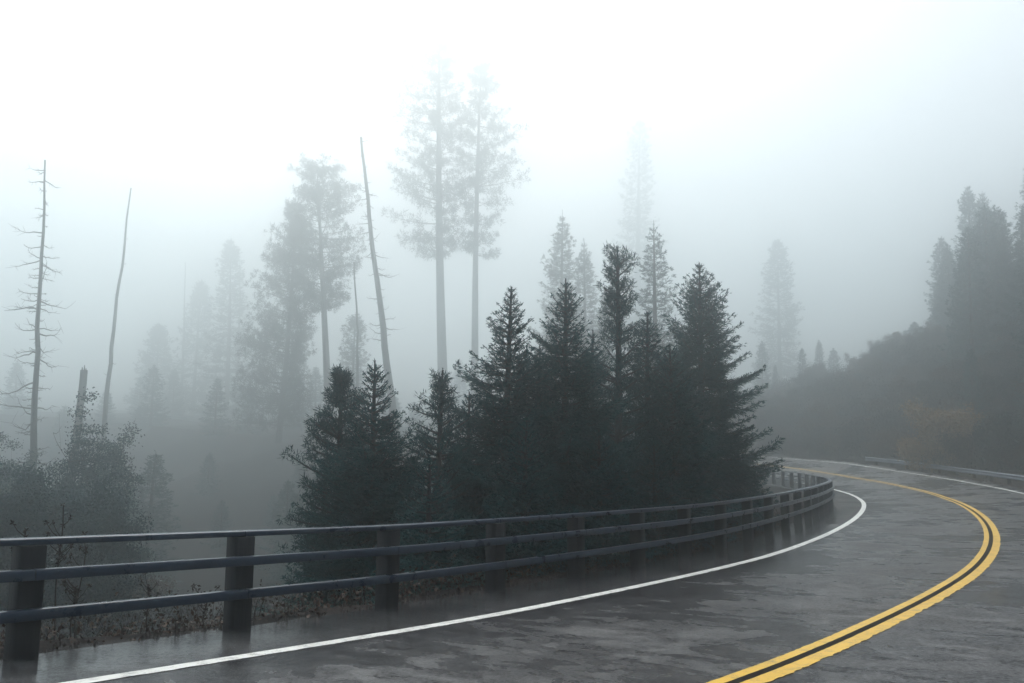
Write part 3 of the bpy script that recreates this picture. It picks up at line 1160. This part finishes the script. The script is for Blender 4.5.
# hillside ground cover
P, d, r = scatter(11000, 5, 105, 3.4, 48, 1.0, inner=False, seed=7)
B = np.repeat(P, kq, 0) + r.normal(0, 1, (len(P) * kq, 3)) * np.array([.45, .45, .3]) + [0, 0, .3]
tag(MB().quads(blades(B, norm(r.normal(0, 1, B.shape)), r.uniform(.12, .30, len(B)), .12, r)).build('hillside_undergrowth', M_SHRUBL), kind='stuff')

# fallen leaves on the outer verge and along the inner pavement edge
P, d, r = scatter(16000, 4, 60, -.1, 3.6, .9, inner=False, seed=8)
B = P + [0, 0, .012]
v1 = blades(B, norm(r.normal(0, 1, B.shape) * np.array([1, 1, .25])), r.uniform(.04, .10, len(B)), .05, r)
P, d, r = scatter(1600, -8, 30, -.16, .5, 1.0, seed=9)
pp = np.where(d[:, None] < .02, road_pt(0, 0)[None] * 0, 0)
zt = hgt(P[:, 0], P[:, 1])
s_, o_ = nearest(P[:, 0], P[:, 1])
zr_ = np.interp(s_, S, zc) + np.interp(s_, S, bc) * o_
P[:, 2] = np.where(o_ > PAVE_L - .05, zr_ + .004, np.maximum(zt, zr_ - .03))
v2 = blades(P + [0, 0, .006], norm(r.normal(0, 1, P.shape) * np.array([1, 1, .35])), r.uniform(.02, .055, len(P)), .026, r)
tag(MB().quads(np.concatenate([v1, v2])).build('fallen_leaves', M_BRUSHL), kind='stuff')

# clods of soil along the inner edge of the pavement
mbs = MB()
P, d, r = scatter(420, -6, 26, -.22, .12, 1.0, seed=10)
s_, o_ = nearest(P[:, 0], P[:, 1])
zr_ = np.interp(s_, S, zc) + np.interp(s_, S, bc) * o_
for p, z in zip(P, zr_):
    n_ = 7
    rad = r.uniform(.008, .028)
    tube(mbs, [(p[0], p[1], z - .01), (p[0], p[1], z + rad * .5), (p[0] + .004, p[1], z + rad * 1.1)], [rad, rad * r.uniform(.8, 1.1), rad * .4], 6)
tag(mbs.build('soil_crumbs', M_STEM), kind='stuff')

# ---- tall dead weeds by the railing ------------------------------------------------


def weed(px, ty, Y, label, seed, tilt=0., heads=5):
    r = np.random.default_rng(seed)
    top = at(px, ty, Y)
    zb = h1(top.x, top.y) - .05
    H = top.z - zb
    root = empty('dead_weed', (top.x, top.y, zb), label, 'plant', 'dead weeds behind the railing')
    st, hd = MB(), []
    t = np.linspace(0, 1, 10)
    P = np.stack([tilt * H * t ** 2 + .01 * np.sin(t * 9), .01 * np.cos(t * 8), H * t], -1)
    tube(st, P, np.linspace(.011, .005, 10), 5)
    tips = [P[-1]]
    for _ in range(heads + 4):
        u = r.uniform(.55, .98)
        p = np.array([np.interp(u, t, P[:, c]) for c in range(3)])
        a = r.choice([0, PI]) + r.normal(0, .5)
        ln = r.uniform(.05, .16)
        Q = np.array([p, p + [math.cos(a) * ln * .6, math.sin(a) * ln * .6, ln * .5], p + [math.cos(a) * ln, math.sin(a) * ln, ln * 1.1]])
        tube(st, Q, [.005, .004, .003], 4)
        tips.append(Q[-1])
        tips.append(p)
    st.build('stem', M_STEM, root)
    for tp in tips:
        T = np.repeat(tp[None], 12, 0)
        T = T + r.normal(0, .006, T.shape)
        MB().quads(blades(T, norm(r.normal(0, 1, T.shape)), r.uniform(.025, .045, len(T)), .018, r)).build('seed_head', M_STEM, root)
    return root


weed(63, 505, 8.6, 'tallest dead weed, branched seed head above the top rail', 1, .0)
weed(18, 530, 8.2, 'dead weed leaning right near the left edge', 2, .06)
weed(74, 588, 8.8, 'shorter dead weed with a clumped head beside the tallest weed', 3, .02, 8)
weed(80, 548, 9.2, 'thin curved dead weed right of the tallest weed', 4, .05, 1)
weed(150, 585, 9.6, 'small dead weed midway between the two left posts', 5, -.03, 4)
weed(205, 598, 9.8, 'low dead weed just left of the second post', 6, .03, 3)

# ------------------------------------------------------------------ fog
FOG = .0100
top_h = 92.
mb = MB()
box(mb, (0, 0, (top_h - 24) / 2), (1, 0, 0), (0, 1, 0), (0, 0, 1), 440, 440, (top_h + 24) / 2)
fm = bpy.data.materials.new('fog')
fm.use_nodes = True
nt = fm.node_tree
nt.nodes.remove(nt.nodes['Principled BSDF'])
pv = nt.nodes.new('ShaderNodeVolumePrincipled')
pv.inputs['Color'].default_value = (.842, .89, .904, 1)
pv.inputs['Density'].default_value = FOG
pv.inputs['Anisotropy'].default_value = .88
nt.links.new(pv.outputs[0], nt.nodes['Material Output'].inputs['Volume'])
tag(mb.build('haze', fm), kind='stuff')

# ------------------------------------------------------------------ light
SUN_EL, SUN_AZ = math.radians(58), math.radians(-18)     # azimuth from +Y, towards -X
w = bpy.data.worlds.new('World')
sc.world = w
w.use_nodes = True
nt = w.node_tree
bg = nt.nodes['Background']
sky = nt.nodes.new('ShaderNodeTexSky')
sky.sky_type = 'NISHITA'
sky.sun_disc = False
sky.sun_elevation = SUN_EL
sky.sun_rotation = SUN_AZ
sky.air_density = 1.0
sky.dust_density = 3.0
hs = nt.nodes.new('ShaderNodeHueSaturation')
hs.inputs['Saturation'].default_value = .22
nt.links.new(sky.outputs[0], hs.inputs['Color'])
nt.links.new(hs.outputs[0], bg.inputs['Color'])
bg.inputs['Strength'].default_value = .15
sun = bpy.data.lights.new('sun', 'SUN')
sun.energy = 1.0
sun.angle = math.radians(50)
sun.color = (1, .91, .78)
so = bpy.data.objects.new('sun', sun)
C.objects.link(so)
so.location = (0, 0, 80)
dirv = Vector((math.sin(SUN_AZ) * math.cos(SUN_EL), math.cos(SUN_AZ) * math.cos(SUN_EL), math.sin(SUN_EL)))
so.rotation_euler = dirv.to_track_quat('Z', 'Y').to_euler()

sc.view_settings.view_transform = 'Standard'
sc.view_settings.look = 'None'
sc.view_settings.gamma = 1
sc.view_settings.exposure = 0.7
cy_ = sc.cycles
cy_.max_bounces = 14
cy_.volume_bounces = 12
cy_.diffuse_bounces = 2
cy_.glossy_bounces = 2
cy_.transmission_bounces = 2
cy_.transparent_max_bounces = 4
cy_.use_denoising = True
cy_.denoiser = 'OPENIMAGEDENOISE'
cy_.denoising_input_passes = 'RGB_ALBEDO_NORMAL'
